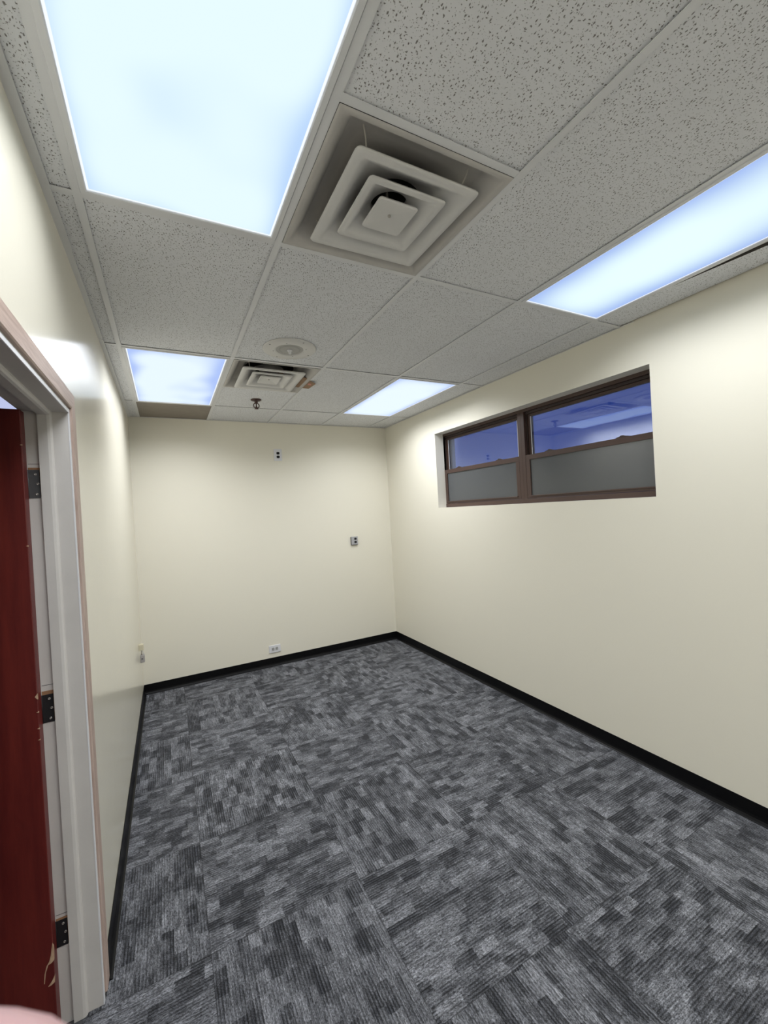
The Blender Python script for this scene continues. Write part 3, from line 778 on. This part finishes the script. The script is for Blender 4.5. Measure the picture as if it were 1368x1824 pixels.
D('patch_seam', (-0.392, YJ-0.0003, 0.362, -0.3605, YJ+0.001, 0.3635), M_dark)

# ------------------------------------------------------------------ corridor beyond the door
M_cwall = plain('corridor_paint', (0.62, 0.62, 0.60), 0.6)
M_cfloor = plain('corridor_floor', (0.07, 0.07, 0.075), 0.6, var=0.2, vscale=20)
bm = bmesh.new(); bx(bm, -2.6, YN-0.1, -0.05, XL-0.055, YB+3.1, -0.001); struct('floor_corridor', bm, M_cfloor)
bm = bmesh.new(); bx(bm, -2.7, YN-0.2, 0, -2.6, YB+3.1, 3.1); struct('wall_corridor', bm, M_cwall)
bm = bmesh.new(); bx(bm, -2.6, YN-0.2, 0, WX, YN-0.1, 3.1); struct('wall_corridor_front', bm, M_cwall)
bm = bmesh.new(); bx(bm, -2.6, YB+3.0, 0, WX, YB+3.1, 3.1); bx(bm, WX, YB+0.1, 0, WX+0.1, YB+3.0, 3.1); struct('wall_corridor_back', bm, M_cwall)
bm = bmesh.new(); bx(bm, -2.6, YN-0.2, 2.66, WX, YB+3.1, 2.70); struct('ceiling_corridor', bm, M_cwall)
troffer(-1.05, 4.0, 'lit panel of the corridor, glimpsed through the gap above the red door',
        lens_mat('lens_corridor', 2.2, 6.0, (0.42, 0.47, 0.72), (0.50, 0.55, 0.80), 0.4), zc_=2.655, power=0.5)

# ------------------------------------------------------------------ wall outlets and jack
def receptacle(par, c, s=1.0, mat=M_black, slot=M_plastic, face='y'):
    bm = bmesh.new(); w, h, d = 0.0165*s, 0.0140*s, 0.004
    pts = []
    for k in range(24):
        a = 2*math.pi*k/24; pts.append((max(-w, min(w, 0.0175*s*1.05*math.cos(a))), max(-h, min(h, 0.0175*s*math.sin(a)))))
    A = [bm.verts.new((x, 0, z)) for x, z in pts]; B = [bm.verts.new((x, -d, z)) for x, z in pts]
    bm.faces.new(A); bm.faces.new(list(reversed(B)))
    for i in range(24): bm.faces.new((A[i], A[(i+1) % 24], B[(i+1) % 24], B[i]))
    o = obj('receptacle', bm, mat, par, loc=c)
    bm = bmesh.new()
    bx(bm, -0.0075*s, -d-0.0004, -0.001*s, -0.0055*s, -d+0.001, 0.006*s); bx(bm, 0.0055*s, -d-0.0004, -0.001*s, 0.0075*s, -d+0.001, 0.006*s)
    bx(bm, -0.002*s, -d-0.0004, -0.0085*s, 0.002*s, -d+0.001, -0.0045*s)
    obj('slot', bm, slot, o)
    return o
M_slotgrey = plain('slot_grey', (0.12, 0.12, 0.12), 0.5)
# high outlet under the ceiling
r = empty('wall_outlet', (1.119, YB, 2.235), label='white plate with black sockets, high on the back wall under the ceiling', cat='outlet', group=None)
boxobj('cover_plate', (-0.0435, -0.007, 0.0, 0.0435, 0, 0.130), M_plastic, r, bevel=0.0025)
receptacle(r, (0.0005, -0.006, 0.084), 1.0, M_black, M_slotgrey); receptacle(r, (0.0005, -0.006, 0.044), 1.0, M_black, M_slotgrey)
# mid-height grey metal box
M_galv = plain('grey_outlet_metal', (0.42, 0.42, 0.44), 0.45, metal=0.2, var=0.1, vscale=40)
M_galvd = plain('tarnished_outlet_metal', (0.12, 0.12, 0.12), 0.5, metal=0.5)
r = empty('wall_outlet', (1.972, YB, 1.228), label='small grey metal outlet with two dark sockets, mid-height near the right corner', cat='outlet')
boxobj('back_box', (-0.044, -0.020, 0.0, 0.044, 0, 0.100), M_galvd, r, bevel=0.004)
boxobj('cover_plate', (-0.042, -0.024, 0.006, 0.041, -0.020, 0.101), M_galv, r, bevel=0.003)
receptacle(r, (0.010, -0.022, 0.074), 0.9, M_black, M_slotgrey); receptacle(r, (0.010, -0.022, 0.036), 0.9, M_black, M_slotgrey)
# low horizontal outlet
r = empty('wall_outlet', (0.963, YB, 0.146), label='white sideways outlet low on the back wall, just above the black baseboard', cat='outlet')
boxobj('cover_plate', (-0.062, -0.008, 0.0, 0.062, 0, 0.080), M_plastic, r, bevel=0.0025)
M_ivory = plain('ivory_receptacle', (0.42, 0.42, 0.40), 0.4)
for xx in (-0.020, 0.020):
    o_ = receptacle(r, (xx, -0.007, 0.041), 1.0, M_ivory, M_black); o_.rotation_euler = (0, math.radians(90), 0)

# phone jack on the left wall with a dangling connector
M_cream = plain('painted_cream_plastic', (0.62, 0.57, 0.42), 0.45)
r = empty('wall_jack', (XL, 4.24, 0.52), label='tiny cream jack box with a grey connector dangling below, left wall near the back corner', cat='wall jack')
boxobj('jack_box', (0, -0.026, 0.0, 0.036, 0.026, 0.052), M_cream, r, bevel=0.003)
for dy, x1_ in ((-0.008, 0.016), (0.010, 0.032)):
    bm = bmesh.new(); tube(bm, [(0.020, 0.0, 0.002), (0.018 if dy < 0 else 0.028, dy, -0.022), (x1_, dy*0.8, -0.044)], 0.0022, 8)
    obj('wire', bm, M_black if dy < 0 else M_plastic, r, smooth=True)
c_ = boxobj('connector', (0.006, -0.020, -0.108, 0.040, 0.020, -0.042), plain('grey_connector', (0.35, 0.33, 0.32), 0.5), r, bevel=0.004)
bm = bmesh.new(); tube(bm, [(0.021, -0.0195, -0.073), (0.021, -0.0215, -0.073)], 0.0045, 12); obj('port', bm, M_black, c_)

# ------------------------------------------------------------------ hand of the photographer at the lens edge
def skin_mat():
    mt, n, b = setup('hand_skin')
    b.inputs['Base Color'].default_value = (0.56, 0.35, 0.36, 1); b.inputs['Roughness'].default_value = 0.5
    b.inputs['Subsurface Weight'].default_value = 0.15; b.inputs['Subsurface Scale'].default_value = 0.004
    b.inputs['Subsurface Radius'].default_value = (1.0, 0.4, 0.25)
    return mt
M_skin = skin_mat()
def ray(px, py): return FW + RT*((px-684)/737.693) - UP*((py-912)/737.693)
C0 = Vector((0, 0, CAM_H))
TIP = C0 + ray(192, 2083)*0.030
# hand frame: d1 = along the index finger (towards the tip), d2 = across the knuckles, d3 = back of the hand
hd = (RT*0.93 + FW*0.05 + UP*0.20).normalized()
ha = (-UP*0.95 + FW*0.25); ha = (ha - hd*ha.dot(hd)).normalized()
hb = hd.cross(ha)
def HP(a, b_, c_): return TIP + hd*a + ha*b_ + hb*c_
verts = []; edges = []; rad = []
def V(p, r): verts.append(p); rad.append(r); return len(verts)-1
def chain(root, pts):
    prev = root
    for p, r in pts:
        k = V(HP(*p), r); edges.append((prev, k)); prev = k
    return prev
wrist = V(HP(-0.185, 0.050, 0.004), 0.026)
palm0 = V(HP(-0.150, 0.046, 0.004), 0.028); edges.append((wrist, palm0))
palm1 = V(HP(-0.118, 0.042, 0.004), 0.027); edges.append((palm0, palm1))
arm = V(HP(-0.235, 0.056, 0.004), 0.029); edges.append((wrist, arm))
arm2 = V(HP(-0.300, 0.062, 0.004), 0.033); edges.append((arm, arm2))
# index finger: the one that reaches over the lens
chain(palm1, [((-0.082, 0.008, 0.0), 0.0125), ((-0.060, 0.002, 0.003), 0.0100), ((-0.036, -0.001, 0.005), 0.0095), ((-0.018, 0.0, 0.003), 0.0090), ((-0.002, 0.001, 0.0), 0.0082)])
chain(palm1, [((-0.080, 0.030, 0.0), 0.0120), ((-0.052, 0.031, 0.010), 0.0098), ((-0.026, 0.031, 0.004), 0.0092), ((-0.004, 0.031, -0.012), 0.0080)])
chain(palm1, [((-0.082, 0.052, 0.0), 0.0118), ((-0.055, 0.054, 0.010), 0.0095), ((-0.031, 0.055, 0.002), 0.0088), ((-0.012, 0.055, -0.016), 0.0076)])
chain(palm1, [((-0.088, 0.073, 0.0), 0.0108), ((-0.068, 0.077, 0.008), 0.0084), ((-0.050, 0.078, 0.002), 0.0077), ((-0.036, 0.078, -0.012), 0.0068)])
chain(palm0, [((-0.128, 0.020, -0.018), 0.0145), ((-0.100, 0.010, -0.034), 0.0115), ((-0.072, 0.010, -0.044), 0.0104), ((-0.052, 0.014, -0.047), 0.0088)])
me = bpy.data.meshes.new('hand'); me.from_pydata([v for v in verts], edges, []); me.materials.append(M_skin)
hand = bpy.data.objects.new('hand', me); COL.objects.link(hand)
md = hand.modifiers.new('skin', 'SKIN'); md.use_smooth_shade = True; md.branch_smoothing = 0.6
for i, sv in enumerate(me.skin_vertices[0].data): sv.radius = (rad[i], rad[i]); sv.use_root = (i == 0)
md = hand.modifiers.new('sub', 'SUBSURF'); md.levels = 2; md.render_levels = 2
hand['label'] = 'blurred pink fingertip of the photographer intruding at the bottom left corner'
hand['category'] = 'hand'
